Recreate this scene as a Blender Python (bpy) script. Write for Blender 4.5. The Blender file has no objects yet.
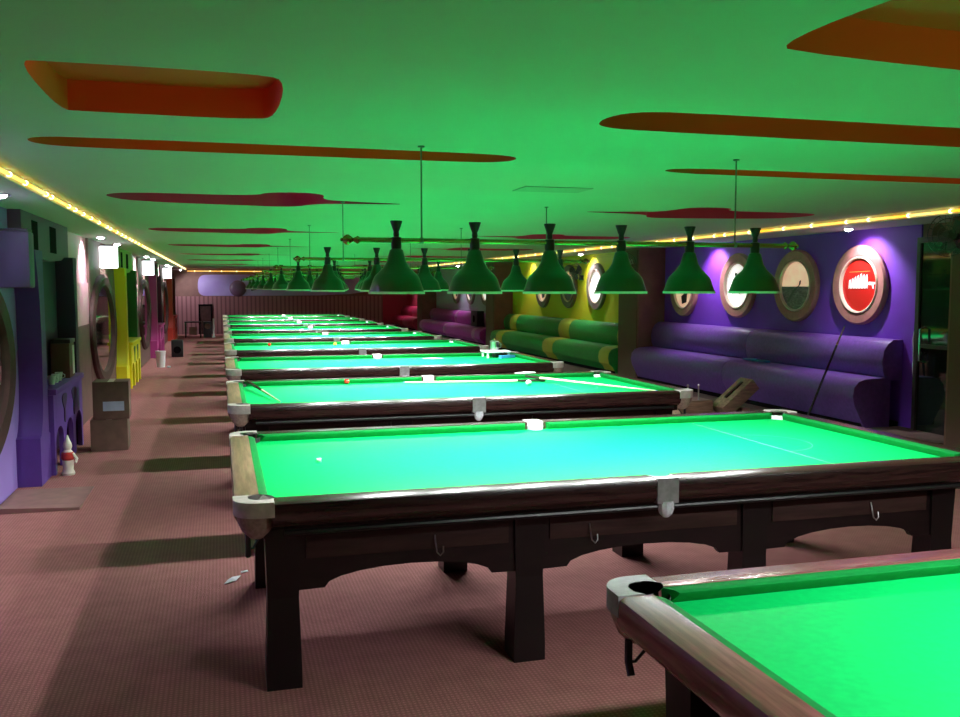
import bpy, bmesh, math, random
from mathutils import Vector, Matrix
random.seed(7)
PI = math.pi
S = bpy.context.scene
COL = S.collection

# ---------------------------------------------------------------- camera, world, exposure
cd = bpy.data.cameras.new('camera'); cam = bpy.data.objects.new('camera', cd); COL.objects.link(cam)
cd.sensor_width = 36.0; cd.lens = 915.0 / 960.0 * 36.0; cd.clip_end = 200; cd.clip_start = 0.02
cam.location = (0, 0, 1.73)
cam.rotation_euler = (math.radians(90 - 4.406), 0, math.radians(-15.76))
S.camera = cam
w = bpy.data.worlds.new('world'); S.world = w; w.use_nodes = True
w.node_tree.nodes['Background'].inputs[0].default_value = (0.02, 0.02, 0.025, 1)
w.node_tree.nodes['Background'].inputs[1].default_value = 0.3
S.view_settings.view_transform = 'Standard'; S.view_settings.look = 'None'
S.view_settings.exposure = 0.0; S.view_settings.gamma = 1.0; S.view_settings.use_curve_mapping = False
S.cycles.use_denoising = True
S.cycles.max_bounces = 8; S.cycles.diffuse_bounces = 4; S.cycles.glossy_bounces = 4
S.cycles.sample_clamp_indirect = 6.0
S.cycles.caustics_reflective = False; S.cycles.caustics_refractive = False
LAMP_W = 98.0          # each pendant over a table
LAMP_W_NEAR = 52.0     # pendants over the nearest table (dimmer)
DOWN_W = 90.0          # wall downlights
COVE_W = 0.2           # hidden strip in each ceiling recess, per metre
LAMP_COL = (0.96, 0.98, 1.0)

# ---------------------------------------------------------------- materials
MATS = {}
def mat(name, col, rough=0.6, metal=0.0, spec=0.5, var=0.0, vscale=8.0, bump=0.0, bscale=60.0, emit=None, estr=0.0,
        col2=None, stretch=(1, 1, 1), coat=0.0, sheen=0.0):
    m = bpy.data.materials.new(name); m.use_nodes = True; MATS[name] = m
    nt = m.node_tree; b = nt.nodes['Principled BSDF']
    b.inputs['Base Color'].default_value = (*col, 1); b.inputs['Roughness'].default_value = rough
    b.inputs['Metallic'].default_value = metal; b.inputs['Specular IOR Level'].default_value = spec
    b.inputs['Coat Weight'].default_value = coat; b.inputs['Coat Roughness'].default_value = 0.15
    b.inputs['Sheen Weight'].default_value = sheen
    tc = nt.nodes.new('ShaderNodeTexCoord'); mp = nt.nodes.new('ShaderNodeMapping')
    mp.inputs['Scale'].default_value = stretch
    nt.links.new(tc.outputs['Object'], mp.inputs['Vector'])
    if var > 0 or col2:
        n = nt.nodes.new('ShaderNodeTexNoise'); n.inputs['Scale'].default_value = vscale; n.inputs['Detail'].default_value = 5
        nt.links.new(mp.outputs[0], n.inputs['Vector'])
        r = nt.nodes.new('ShaderNodeValToRGB')
        c2 = col2 if col2 else tuple(c * (1 - var) for c in col)
        c1 = col if col2 else tuple(min(1, c * (1 + var)) for c in col)
        r.color_ramp.elements[0].position = 0.36; r.color_ramp.elements[1].position = 0.64
        r.color_ramp.elements[0].color = (*c2, 1); r.color_ramp.elements[1].color = (*c1, 1)
        nt.links.new(n.outputs['Fac'], r.inputs['Fac']); nt.links.new(r.outputs['Color'], b.inputs['Base Color'])
    if bump > 0:
        n2 = nt.nodes.new('ShaderNodeTexNoise'); n2.inputs['Scale'].default_value = bscale; n2.inputs['Detail'].default_value = 3
        nt.links.new(mp.outputs[0], n2.inputs['Vector'])
        bp = nt.nodes.new('ShaderNodeBump'); bp.inputs['Strength'].default_value = bump; bp.inputs['Distance'].default_value = 0.01
        nt.links.new(n2.outputs['Fac'], bp.inputs['Height']); nt.links.new(bp.outputs[0], b.inputs['Normal'])
    if emit:
        b.inputs['Emission Color'].default_value = (*emit, 1); b.inputs['Emission Strength'].default_value = estr
    return m
M = MATS
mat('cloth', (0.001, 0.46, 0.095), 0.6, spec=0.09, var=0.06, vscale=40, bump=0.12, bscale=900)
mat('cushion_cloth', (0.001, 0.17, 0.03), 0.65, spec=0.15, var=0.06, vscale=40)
mat('rail_wood', (0.032, 0.013, 0.011), 0.25, spec=0.55, var=0.35, vscale=5, stretch=(1, 14, 14))
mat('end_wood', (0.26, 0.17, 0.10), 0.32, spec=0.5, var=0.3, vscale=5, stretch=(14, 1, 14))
mat('dark_wood', (0.009, 0.004, 0.004), 0.34, spec=0.4, var=0.3, vscale=4, stretch=(1, 8, 8))
mat('leg_wood', (0.007, 0.004, 0.004), 0.35, spec=0.4)
mat('panel_wood', (0.036, 0.017, 0.014), 0.4, spec=0.35, var=0.3, vscale=4, stretch=(1, 8, 8))
mat('leather_pale', (0.56, 0.50, 0.46), 0.45, var=0.12, vscale=30, bump=0.2, bscale=80)
mat('leather_grey', (0.24, 0.23, 0.23), 0.55, var=0.15, vscale=30)
mat('net_white', (0.62, 0.64, 0.68), 0.7, var=0.15, vscale=60)
mat('net_tan', (0.33, 0.24, 0.19), 0.75, var=0.2, vscale=60)
mat('pocket_black', (0.008, 0.008, 0.008), 0.8)
mat('black_metal', (0.012, 0.012, 0.013), 0.3, spec=0.5)
mat('steel', (0.55, 0.55, 0.56), 0.3, metal=1.0)
mat('line_white', (0.12, 0.62, 0.25), 0.8)
mat('shade_green', (0.014, 0.07, 0.024), 0.3, spec=0.5)
mat('shade_black', (0.01, 0.011, 0.01), 0.35)
mat('shade_inner', (0.8, 0.82, 0.8), 0.5)
mat('brass', (0.34, 0.27, 0.08), 0.22, metal=1.0)
mat('bulb', (1, 1, 1), 0.5, emit=(0.95, 1.0, 1.0), estr=14)
mat('wire', (0.16, 0.2, 0.17), 0.4, metal=0.6)
mat('carpet', (0.36, 0.147, 0.137), 0.95, spec=0.1, var=0.06, vscale=9.0, bump=0.5, bscale=160)
mat('ceiling_white', (0.46, 0.49, 0.43), 0.75, spec=0.25, var=0.015, vscale=1.5, bump=0.05, bscale=120)
mat('patch_grey', (0.36, 0.385, 0.335), 0.75, spec=0.2)
mat('soffit_white', (0.62, 0.60, 0.58), 0.7, spec=0.25)
mat('recess_orange', (0.72, 0.085, 0.012), 0.6)
mat('recess_crimson', (0.70, 0.02, 0.10), 0.6)
mat('brown_wall', (0.20, 0.10, 0.085), 0.7, var=0.08, vscale=6)
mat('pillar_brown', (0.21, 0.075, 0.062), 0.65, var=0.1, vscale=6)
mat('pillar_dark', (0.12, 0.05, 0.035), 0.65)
mat('lavender', (0.33, 0.20, 0.62), 0.6)
mat('pink', (0.66, 0.33, 0.40), 0.6)
mat('panel_dim_brown', (0.14, 0.07, 0.06), 0.6, var=0.1)
mat('purple_wall', (0.17, 0.03, 0.50), 0.6, var=0.05, vscale=3)
mat('yellow_wall', (0.62, 0.52, 0.012), 0.6)
mat('grey_wall', (0.36, 0.32, 0.42), 0.6)
mat('red_wall', (0.42, 0.03, 0.07), 0.6)
mat('purple_leather', (0.17, 0.065, 0.36), 0.42, spec=0.5, var=0.12, vscale=25, bump=0.1, bscale=90)
mat('green_leather', (0.018, 0.25, 0.045), 0.42, var=0.12, vscale=25)
mat('yellow_leather', (0.48, 0.44, 0.05), 0.45)
mat('magenta_leather', (0.36, 0.035, 0.30), 0.42, var=0.1, vscale=25)
mat('mauve_leather', (0.42, 0.16, 0.34), 0.42)
mat('red_leather', (0.42, 0.02, 0.075), 0.42, var=0.1, vscale=25)
mat('pic_frame', (0.42, 0.165, 0.16), 0.5, var=0.12, vscale=12)
mat('pic_frame_dark', (0.15, 0.10, 0.085), 0.5)
mat('pic_bead', (0.72, 0.55, 0.45), 0.35)
mat('print_red', (0.62, 0.015, 0.012), 0.16)
mat('print_white', (0.9, 0.86, 0.84), 0.2)
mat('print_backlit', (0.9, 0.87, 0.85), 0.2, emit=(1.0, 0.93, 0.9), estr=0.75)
mat('sheet_card', (0.25, 0.125, 0.11), 0.85, var=0.1, vscale=8)
mat('rail_red', (0.19, 0.062, 0.062), 0.25, spec=0.55, var=0.28, vscale=5, stretch=(1, 14, 14))
mat('rail_red_end', (0.19, 0.062, 0.062), 0.25, spec=0.55, var=0.28, vscale=5, stretch=(14, 1, 14))
mat('fan_dark', (0.035, 0.03, 0.03), 0.4)
mat('print_dark', (0.03, 0.025, 0.03), 0.3)
mat('print_sea', (0.20, 0.15, 0.19), 0.2, var=0.4, vscale=20, stretch=(1, 1, 4))
mat('print_sunset', (0.62, 0.34, 0.22), 0.2, col2=(0.85, 0.66, 0.5), vscale=3, emit=(1.0, 0.62, 0.42), estr=0.55)  # emission also stands in for a downlight's highlight on the print
mat('print_orange', (0.8, 0.4, 0.08), 0.3)
mat('mirror_glass', (0.55, 0.58, 0.60), 0.04, metal=1.0)
mat('mirror_frame', (0.06, 0.028, 0.026), 0.6, spec=0.2, var=0.15, vscale=10)
mat('door_glass', (0.01, 0.018, 0.014), 0.04, spec=0.9)
mat('door_frame', (0.04, 0.03, 0.03), 0.4)
mat('lightbox_on', (0.9, 0.9, 0.9), 0.5, emit=(0.93, 0.96, 1.0), estr=3.2)
mat('lightbox_off', (0.13, 0.09, 0.20), 0.5)
mat('led', (1, 1, 1), 0.5, emit=(0.92, 0.95, 1.0), estr=60)
mat('chrome', (0.7, 0.7, 0.72), 0.15, metal=1.0)
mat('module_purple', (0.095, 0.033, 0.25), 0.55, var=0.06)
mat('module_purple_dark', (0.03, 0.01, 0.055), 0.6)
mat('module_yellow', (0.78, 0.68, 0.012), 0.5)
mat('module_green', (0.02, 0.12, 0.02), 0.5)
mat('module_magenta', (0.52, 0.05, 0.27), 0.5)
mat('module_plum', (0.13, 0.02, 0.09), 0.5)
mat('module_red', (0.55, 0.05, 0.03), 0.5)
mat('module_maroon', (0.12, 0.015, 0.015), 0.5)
mat('header_grey', (0.17, 0.06, 0.15), 0.6)
mat('header_lime', (0.38, 0.44, 0.10), 0.6)
mat('header_mauve', (0.22, 0.12, 0.14), 0.6)
mat('slot_black', (0.005, 0.004, 0.005), 0.9, spec=0.05)
mat('cardboard', (0.135, 0.075, 0.055), 0.85, var=0.12, vscale=10)
mat('tape', (0.34, 0.24, 0.16), 0.4)
mat('box_label', (0.42, 0.46, 0.62), 0.6, var=0.1)
mat('white_plastic', (0.78, 0.78, 0.78), 0.4)
mat('black_plastic', (0.012, 0.012, 0.014), 0.45)
mat('paper', (0.8, 0.82, 0.88), 0.8)
mat('ceramic_white', (0.72, 0.66, 0.55), 0.35)
mat('ceramic_red', (0.5, 0.04, 0.03), 0.35)
mat('ball_red', (0.55, 0.02, 0.012), 0.12)
mat('ball_white', (0.85, 0.83, 0.76), 0.12)
mat('ball_yellow', (0.7, 0.55, 0.04), 0.12)
mat('cue_maple', (0.72, 0.58, 0.38), 0.3, var=0.1, vscale=4)
mat('cue_butt', (0.02, 0.012, 0.01), 0.25)
mat('blue_plastic', (0.04, 0.22, 0.5), 0.35)
mat('raw_wood', (0.25, 0.155, 0.10), 0.6, var=0.3, vscale=5, stretch=(1, 10, 10))
mat('ball_mural', (0.16, 0.09, 0.17), 0.4)
mat('frieze', (0.40, 0.28, 0.72), 0.55, col2=(0.50, 0.38, 0.80), vscale=1.2)
mat('dark_stroke', (0.04, 0.04, 0.06), 0.6)
mat('fan_blade', (0.30, 0.28, 0.28), 0.4)
mat('carpet_dark', (0.16, 0.09, 0.08), 0.95, var=0.15)

def rope_mat():
    m = bpy.data.materials.new('rope_light'); m.use_nodes = True; M['rope'] = m
    nt = m.node_tree; b = nt.nodes['Principled BSDF']
    b.inputs['Base Color'].default_value = (0.9, 0.6, 0.2, 1)
    tc = nt.nodes.new('ShaderNodeTexCoord'); n = nt.nodes.new('ShaderNodeTexNoise'); n.inputs['Scale'].default_value = 2.2; n.inputs['Detail'].default_value = 3
    nt.links.new(tc.outputs['Object'], n.inputs['Vector'])
    r = nt.nodes.new('ShaderNodeValToRGB'); r.color_ramp.elements[0].position = 0.38; r.color_ramp.elements[1].position = 0.66
    r.color_ramp.elements[0].color = (1.0, 0.42, 0.02, 1); r.color_ramp.elements[1].color = (1.0, 0.72, 0.22, 1)
    nt.links.new(n.outputs['Fac'], r.inputs['Fac']); nt.links.new(r.outputs['Color'], b.inputs['Emission Color'])
    b.inputs['Emission Strength'].default_value = 1.9
rope_mat()
mat('rope_bead', (1, 0.8, 0.4), 0.4, emit=(1.0, 0.85, 0.5), estr=6)

def carpet_tweak():
    # woven ribs of the carpet
    m = M['carpet']; nt = m.node_tree; b = nt.nodes['Principled BSDF']
    tc = nt.nodes.new('ShaderNodeTexCoord'); wv = nt.nodes.new('ShaderNodeTexWave'); wv.bands_direction = 'X'
    wv.inputs['Scale'].default_value = 15; wv.inputs['Distortion'].default_value = 1.2; wv.inputs['Detail Scale'].default_value = 6
    nt.links.new(tc.outputs['Object'], wv.inputs['Vector'])
    mx = nt.nodes.new('ShaderNodeMixRGB'); mx.blend_type = 'MULTIPLY'; mx.inputs[0].default_value = 0.8
    src = b.inputs['Base Color'].links[0].from_socket
    rp = nt.nodes.new('ShaderNodeValToRGB'); rp.color_ramp.elements[0].color = (0.78, 0.78, 0.78, 1); rp.color_ramp.elements[1].color = (1.5, 1.5, 1.5, 1)
    wy = nt.nodes.new('ShaderNodeTexWave'); wy.bands_direction = 'Y'; wy.inputs['Scale'].default_value = 15; wy.inputs['Distortion'].default_value = 1.2
    nt.links.new(tc.outputs['Object'], wy.inputs['Vector'])
    ml = nt.nodes.new('ShaderNodeMath'); ml.operation = 'MULTIPLY'; nt.links.new(wv.outputs['Fac'], ml.inputs[0]); nt.links.new(wy.outputs['Fac'], ml.inputs[1])
    nt.links.new(ml.outputs[0], rp.inputs['Fac'])
    nt.links.new(src, mx.inputs[1]); nt.links.new(rp.outputs['Color'], mx.inputs[2]); nt.links.new(mx.outputs[0], b.inputs['Base Color'])
carpet_tweak()

def stripe_mat(name, c1, c2, scale):
    m = bpy.data.materials.new(name); m.use_nodes = True; M[name] = m
    nt = m.node_tree; b = nt.nodes['Principled BSDF']; b.inputs['Roughness'].default_value = 0.6
    tc = nt.nodes.new('ShaderNodeTexCoord'); wv = nt.nodes.new('ShaderNodeTexWave'); wv.bands_direction = 'X'
    wv.inputs['Scale'].default_value = scale
    nt.links.new(tc.outputs['Object'], wv.inputs['Vector'])
    r = nt.nodes.new('ShaderNodeValToRGB'); r.color_ramp.elements[0].color = (*c1, 1); r.color_ramp.elements[1].color = (*c2, 1)
    r.color_ramp.elements[0].position = 0.1; r.color_ramp.elements[1].position = 0.5
    nt.links.new(wv.outputs['Fac'], r.inputs['Fac']); nt.links.new(r.outputs['Color'], b.inputs['Base Color'])
stripe_mat('wainscot', (0.19, 0.075, 0.09), (0.36, 0.16, 0.18), 2.0)

# ---------------------------------------------------------------- mesh helpers
class MB:
    def __init__(s): s.v = []; s.f = []
    def add(s, vs, fs):
        o = len(s.v); s.v += [tuple(p) for p in vs]; s.f += [tuple(i + o for i in f) for f in fs]; return s
    def box(s, x0, x1, y0, y1, z0, z1):
        vs = [(x, y, z) for z in (z0, z1) for x, y in ((x0, y0), (x1, y0), (x1, y1), (x0, y1))]
        return s.add(vs, [(3, 2, 1, 0), (4, 5, 6, 7), (0, 1, 5, 4), (1, 2, 6, 5), (2, 3, 7, 6), (3, 0, 4, 7)])
    def prism(s, poly, axis, a, b, poly2=None):
        """poly in the plane across `axis` (x: (y,z), y: (x,z), z: (x,y))"""
        def P(q, t):
            return {'x': (t, q[0], q[1]), 'y': (q[0], t, q[1]), 'z': (q[0], q[1], t)}[axis]
        n = len(poly); p2 = poly2 or poly
        vs = [P(q, a) for q in poly] + [P(q, b) for q in p2]
        fs = [tuple(range(n)), tuple(range(2 * n - 1, n - 1, -1))] + [(i, (i + 1) % n, n + (i + 1) % n, n + i) for i in range(n)]
        return s.add(vs, fs)
    def lathe(s, prof, c=(0, 0, 0), n=20, axis='z', closed=False, cap0=True):
        vs = []; fs = []
        for r, h in prof:
            for k in range(n):
                a = 2 * PI * k / n; p = (r * math.cos(a), r * math.sin(a), h)
                if axis == 'x': p = (p[2], p[0], p[1])
                elif axis == 'y': p = (p[0], p[2], p[1])
                vs.append((p[0] + c[0], p[1] + c[1], p[2] + c[2]))
        m = len(prof)
        for i in range(m - 1 + (1 if closed else 0)):
            j = (i + 1) % m
            for k in range(n): fs.append((i * n + k, i * n + (k + 1) % n, j * n + (k + 1) % n, j * n + k))
        if not closed:
            if cap0 and prof[0][0] > 1e-6: fs.append(tuple(range(n - 1, -1, -1)))
            if prof[-1][0] > 1e-6: fs.append(tuple((m - 1) * n + k for k in range(n)))
        return s.add(vs, fs)
    def tube(s, pts, r, n=8, r2=None, cap=True):
        pts = [Vector(p) for p in pts]; L = len(pts); vs = []; fs = []
        up = None
        for i, p in enumerate(pts):
            d = (pts[min(i + 1, L - 1)] - pts[max(i - 1, 0)]).normalized()
            if up is None: up = Vector((0, 0, 1)) if abs(d.z) < 0.9 else Vector((1, 0, 0))
            a = d.cross(up).normalized(); b = a.cross(d).normalized(); up = b
            rr = r if r2 is None else r + (r2 - r) * i / max(1, L - 1)
            for k in range(n):
                t = 2 * PI * k / n; vs.append(p + a * (rr * math.cos(t)) + b * (rr * math.sin(t)))
        for i in range(L - 1):
            for k in range(n): fs.append((i * n + k, i * n + (k + 1) % n, (i + 1) * n + (k + 1) % n, (i + 1) * n + k))
        if cap: fs += [tuple(range(n - 1, -1, -1)), tuple((L - 1) * n + k for k in range(n))]
        return s.add(vs, fs)
    def sphere(s, c, r, n=14, m=8, sz=1.0):
        prof = [(max(1e-7, r * math.sin(PI * i / m)), -r * sz * math.cos(PI * i / m)) for i in range(m + 1)]
        return s.lathe(prof, c, n)
    def mesh(s, name, material, smooth=True, bevel=0.0, ang=32):
        me = bpy.data.meshes.new(name); me.from_pydata(s.v, [], s.f); me.update()
        bm = bmesh.new(); bm.from_mesh(me)
        bmesh.ops.remove_doubles(bm, verts=bm.verts, dist=1e-6)
        bmesh.ops.recalc_face_normals(bm, faces=bm.faces)
        if bevel > 0:
            es = [e for e in bm.edges if len(e.link_faces) == 2 and e.calc_face_angle(0) > 0.6]
            bmesh.ops.bevel(bm, geom=es, offset=bevel, segments=2, affect='EDGES', profile=0.6, clamp_overlap=True)
        bm.to_mesh(me); bm.free()
        me.materials.append(M[material])
        if smooth:
            for p in me.polygons: p.use_smooth = True
            me.set_sharp_from_angle(angle=math.radians(ang))
        return me
    def build(s, name, material, parent=None, loc=(0, 0, 0), rotz=0, **k):
        return link(name, s.mesh(name, material, **k), parent, loc, rotz)
def link(name, me, parent=None, loc=(0, 0, 0), rotz=0):
    o = bpy.data.objects.new(name, me); COL.objects.link(o); o.location = loc; o.rotation_euler = (0, 0, rotz)
    if parent: o.parent = parent
    return o
def tag(o, label, cat, group=None):
    o['label'] = label; o['category'] = cat
    if group: o['group'] = group
    return o
def thing(name, label, cat, loc=(0, 0, 0), rotz=0, group=None):
    o = bpy.data.objects.new(name, None); COL.objects.link(o); o.empty_display_size = 0.1
    o.location = loc; o.rotation_euler = (0, 0, rotz)
    return tag(o, label, cat, group)
def struct(o, label=None, cat=None):
    o['kind'] = 'structure'
    if label: o['label'] = label
    if cat: o['category'] = cat
    return o
def copy_tree(o, parent=None):
    c = o.copy(); COL.objects.link(c); c.parent = parent
    for ch in list(o.children): copy_tree(ch, c)
    return c
def chaikin(p, it=3):
    for _ in range(it):
        q = []
        for i in range(len(p)):
            a, b = p[i], p[(i + 1) % len(p)]
            q += [(a[0] * .75 + b[0] * .25, a[1] * .75 + b[1] * .25), (a[0] * .25 + b[0] * .75, a[1] * .25 + b[1] * .75)]
        p = q
    return p
def arc(cx, cy, r, a0, a1, n):
    return [(cx + r * math.cos(math.radians(a0 + (a1 - a0) * i / n)), cy + r * math.sin(math.radians(a0 + (a1 - a0) * i / n))) for i in range(n + 1)]
def spot(name, loc, watts, size, blend, col, radius, parent, rot=(0, 0, 0)):
    l = bpy.data.lights.new(name, 'SPOT'); l.energy = watts; l.spot_size = math.radians(size); l.spot_blend = blend
    l.color = col; l.shadow_soft_size = radius
    o = bpy.data.objects.new(name, l); COL.objects.link(o); o.location = loc; o.rotation_euler = rot
    if parent: o.parent = parent
    return o

# ---------------------------------------------------------------- the room
XL, XR, YF, YB, ZC, ZS = -1.75, 7.15, -4.0, 36.0, 2.46, 2.40
struct(MB().box(XL - .2, XR + .2, YF - .2, YB + .2, -0.1, 0).build('floor', 'carpet', smooth=False), 'mauve brown ribbed carpet over the whole hall floor', 'floor')

# ceiling with recesses
def rrect(x0, x1, y0, y1): return chaikin([(x0, y0 + .02), (x0, y1 - .02), (x0 + .08, y1), (x1 - .08, y1), (x1, y1 - .1), (x1, y0 + .1), (x1 - .08, y0), (x0 + .08, y0)], 2)
def capsule(x0, x1, y0, y1, t=0.25):
    return chaikin([(x0, (y0 + y1) / 2), (x0 + .06, y1 - .05), (x0 + t, y1), (x1 - t, y1), (x1 - .05, y1 - .06), (x1, (y0 + y1) / 2), (x1 - .05, y0 + .06), (x1 - t, y0), (x0 + t, y0), (x0 + .06, y0 + .05)], 2)
def cue_shape(dy, mirror):
    p = [(-.88, 7.90), (-.7, 8.28), (.25, 8.46), (.65, 8.50), (.8, 8.12), (1.1, 8.06), (1.66, 7.96), (1.1, 7.84), (.82, 7.76), (.80, 7.22), (.36, 7.22), (.28, 7.55), (-.6, 7.52), (-.82, 7.65)]
    p = [(x, y + dy) for x, y in p]
    if mirror: p = [(4.92 - x, y + .30) for x, y in p][::-1]
    return chaikin(p, 2)
holes = [(rrect(-.62, .24, 3.28, 4.16), 'recess_orange'), (capsule(-.92, 1.64, 4.86, 5.22), 'recess_orange'),
         (capsule(1.60, 5.6, 3.50, 3.97, .3), 'recess_orange'), (capsule(2.66, 6.2, 5.08, 5.36, .4), 'recess_orange'),
         (chaikin([(1.62, 2.42), (1.72, 2.55), (3.9, 2.66), (4.2, 2.3), (4.0, 1.75), (1.78, 1.72), (1.66, 1.9)], 2), 'recess_orange'),
         (chaikin([(.45, 1.9), (.7, 2.16), (1.0, 2.18), (1.2, 1.9), (1.05, 1.5), (.6, 1.5)], 2), 'recess_orange')]
for k in range(6):
    holes.append((cue_shape(4.3 * k, False), 'recess_crimson')); holes.append((cue_shape(4.3 * k, True), 'recess_crimson'))
bm = bmesh.new()
def loop(pts):
    vs = [bm.verts.new((x, y, ZC)) for x, y in pts]
    return [bm.edges.new((vs[i], vs[(i + 1) % len(vs)])) for i in range(len(vs))]
es = loop([(-1.25, YF), (6.4, YF), (6.4, YB), (-1.25, YB)])
for h, _ in holes: es += loop(h)
bmesh.ops.triangle_fill(bm, use_beauty=True, use_dissolve=False, edges=es, normal=(0, 0, -1))
me = bpy.data.meshes.new('ceiling'); bm.to_mesh(me); bm.free(); me.materials.append(M['ceiling_white'])
ceiling = struct(link('ceiling', me), 'white painted ceiling with coloured recessed slots', 'ceiling')
for h, mt in holes:
    n = len(h); D = 0.125
    vs = [(x, y, ZC) for x, y in h] + [(x, y, ZC + D) for x, y in h]
    MB().add(vs, [(i, (i + 1) % n, n + (i + 1) % n, n + i) for i in range(n)] + [tuple(range(n, 2 * n))]).build('recess', mt, ceiling)
    xs = [p[0] for p in h]; ys_ = [p[1] for p in h]
    l = bpy.data.lights.new('cove_strip', 'AREA'); l.shape = 'RECTANGLE'; l.size = (max(xs) - min(xs)) * .8; l.size_y = .02
    l.energy = COVE_W * l.size * ((3.5 if max(ys_) - min(ys_) > .6 else .6) if mt == 'recess_orange' else 5.0); l.color = (1.0, .30, .05) if mt == 'recess_orange' else (1.0, .08, .16)
    lo = bpy.data.objects.new('cove_strip', l); COL.objects.link(lo); lo.parent = ceiling
    cy = sorted(ys_)[len(ys_) // 3]; lo.location = ((max(xs) + min(xs)) / 2, min(ys_) + .04, ZC + .02); lo.rotation_euler = (math.radians(128), 0, 0)
MB().box(2.12, 2.64, 6.30, 6.62, ZC - .006, ZC).build('ceiling_patch', 'patch_grey', ceiling, smooth=False)  # thin flat rectangle, slightly darker than the ceiling
MB().box(XL - .2, XR + .2, YF - .2, YB + .2, 2.65, 2.75).build('roof_slab', 'soffit_white', ceiling, smooth=False)
struct(MB().box(XL, -1.25, YF, YB, ZS, 2.64).build('trim_1', 'soffit_white', smooth=False), 'pale lowered ceiling strip along the left wall', 'trim')
struct(MB().box(6.4, XR, YF, YB, ZS, 2.64).build('trim_2', 'soffit_white', smooth=False), 'pale lowered ceiling strip above the booths', 'trim')
wl = struct(MB().box(XL - .2, XL, YF, YB, 0, 2.65).build('wall_left', 'brown_wall', smooth=False), 'left side wall with coloured panels', 'wall')
wr = struct(MB().box(XR, XR + .2, YF, YB, 0, 2.65).build('wall_right', 'brown_wall', smooth=False), 'right side wall behind the booths', 'wall')
wb = struct(MB().box(XL - .2, XR + .2, YB, YB + .2, 0, 2.65).build('wall_back', 'brown_wall', smooth=False), 'far end wall with striped wainscot and purple frieze', 'wall')
struct(MB().box(XL - .2, XR + .2, YF - .2, YF, 0, 2.65).build('wall_front', 'brown_wall', smooth=False), 'wall behind the camera', 'wall')

# colour panels on the side walls
def panel(parent, x0, x1, y0, y1, z0, z1, mt): return MB().box(x0, x1, y0, y1, z0, z1).build('wall_panel', mt, parent, smooth=False)
panel(wr, XR - .02, XR, 8.1, 13.9, 0, ZS, 'purple_wall'); panel(wr, XR - .02, XR, 14.7, 22.2, 0, ZS, 'yellow_wall')
panel(wr, XR - .02, XR, 23.0, 30.8, 0, ZS, 'grey_wall'); panel(wr, XR - .02, XR, 31.7, 36, 0, ZS, 'red_wall')
MY = [8.83 + 7.62 * k for k in range(4)]
panel(wl, XL, XL + .015, YF, MY[0], 0.0, ZS, 'lavender')
for k in range(4):
    y0 = MY[k] + 2.25; y1 = (MY[k + 1] if k < 3 else YB)
    ym = y0 + 2.25
    panel(wl, XL, XL + .012, y0, ym, 1.80, ZS, 'pink'); panel(wl, XL, XL + .03, y0, ym, 1.25, 1.80, 'pink'); panel(wl, XL, XL + .04, y0, ym, 0, 1.25, 'panel_dim_brown'); panel(wl, XL, XL + .042, ym, y1, 0, ZS, 'panel_dim_brown')  # lower brown band paints the dim foot of the pink wall
# far end wall
MB().box(XL, XR, YB - .04, YB, 0, 1.42).build('wainscot', 'wainscot', wb, smooth=False)
MB().box(6.15, XR, YB - .06, YB, 0, ZS).build('wall_panel', 'red_wall', wb, smooth=False)
fz = chaikin([(-.78, 1.45), (-.85, 1.8), (-.78, 2.2), (-.4, 2.24), (5.7, 2.24), (6.0, 2.2), (6.0, 1.45), (-.4, 1.43)], 2)
MB().prism(fz, 'y', YB - .04, YB).build('frieze', 'frieze', wb)
MB().lathe([(0.31, 0), (0.29, -.03), (0.21, -.08), (0.1, -.11), (1e-6, -.12)], (0.62, YB - .04, 1.71), 24, 'y').build('painted_ball', 'ball_mural', wb)
for z0, z1 in ((1.86, 2.2), (1.62, 2.02)):
    MB().prism([(1.1, z0), (3.3, z1 + .1), (3.3, z1 + .22), (1.1, z0 + .07)], 'y', YB - .06, YB - .03).build('painted_cue', 'dark_stroke', wb)

# pillars and platform on the right
def pillar(y0, y1, label):
    t = thing('pillar', label, 'pillar', (6.65, (y0 + y1) / 2, 0)); struct(t)
    h = (y1 - y0) / 2
    MB().box(0, .5, -h, h, 0, ZS).build('shaft', 'pillar_brown', t, bevel=.012)
    MB().box(-.012, 0, -h + .04, h - .04, .12, ZS - .04).build('shaded_side', 'pillar_dark', t, smooth=False)  # thin darker sheet paints shade onto the pillar's side face
    MB().box(-.02, .5, -h - .02, h + .02, 0, .1).build('plinth', 'panel_dim_brown', t, smooth=False)
pillar(6.2, 7.17, 'brown square pillar at the right edge by the dark glass door')
pillar(13.9, 14.7, 'brown square pillar between purple booth and yellow booth')
pillar(22.2, 23.0, 'brown square pillar between yellow booth and magenta booth')
pillar(30.8, 31.7, 'brown square pillar between magenta booth and red booth')
struct(MB().box(5.6, XR - .02, 7.3, YB - .07, 0, .22).build('trim_3', 'carpet_dark', smooth=False), 'low carpeted platform under the booth benches', 'platform')
# dark glass door
d = struct(thing('door_1', 'dark glass door between right pillar and purple wall', 'door', (XR, 7.7, 0)))
MB().box(-.05, -.03, -.36, .36, .22, 2.2).build('door_glass', 'door_glass', d, smooth=False)
f = MB().box(-.07, 0, -.4, -.35, .22, 2.26).box(-.07, 0, .35, .4, .22, 2.26).box(-.07, 0, -.35, .35, 2.2, 2.26).box(-.065, -.01, -.35, .35, 1.1, 1.14)
f.build('door_frame', 'door_frame', d, smooth=False)
h = MB().tube([(-.05, .27, .95), (-.11, .27, .97), (-.11, .27, 1.3), (-.05, .27, 1.32)], .012).build('door_handle', 'chrome', d)

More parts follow.
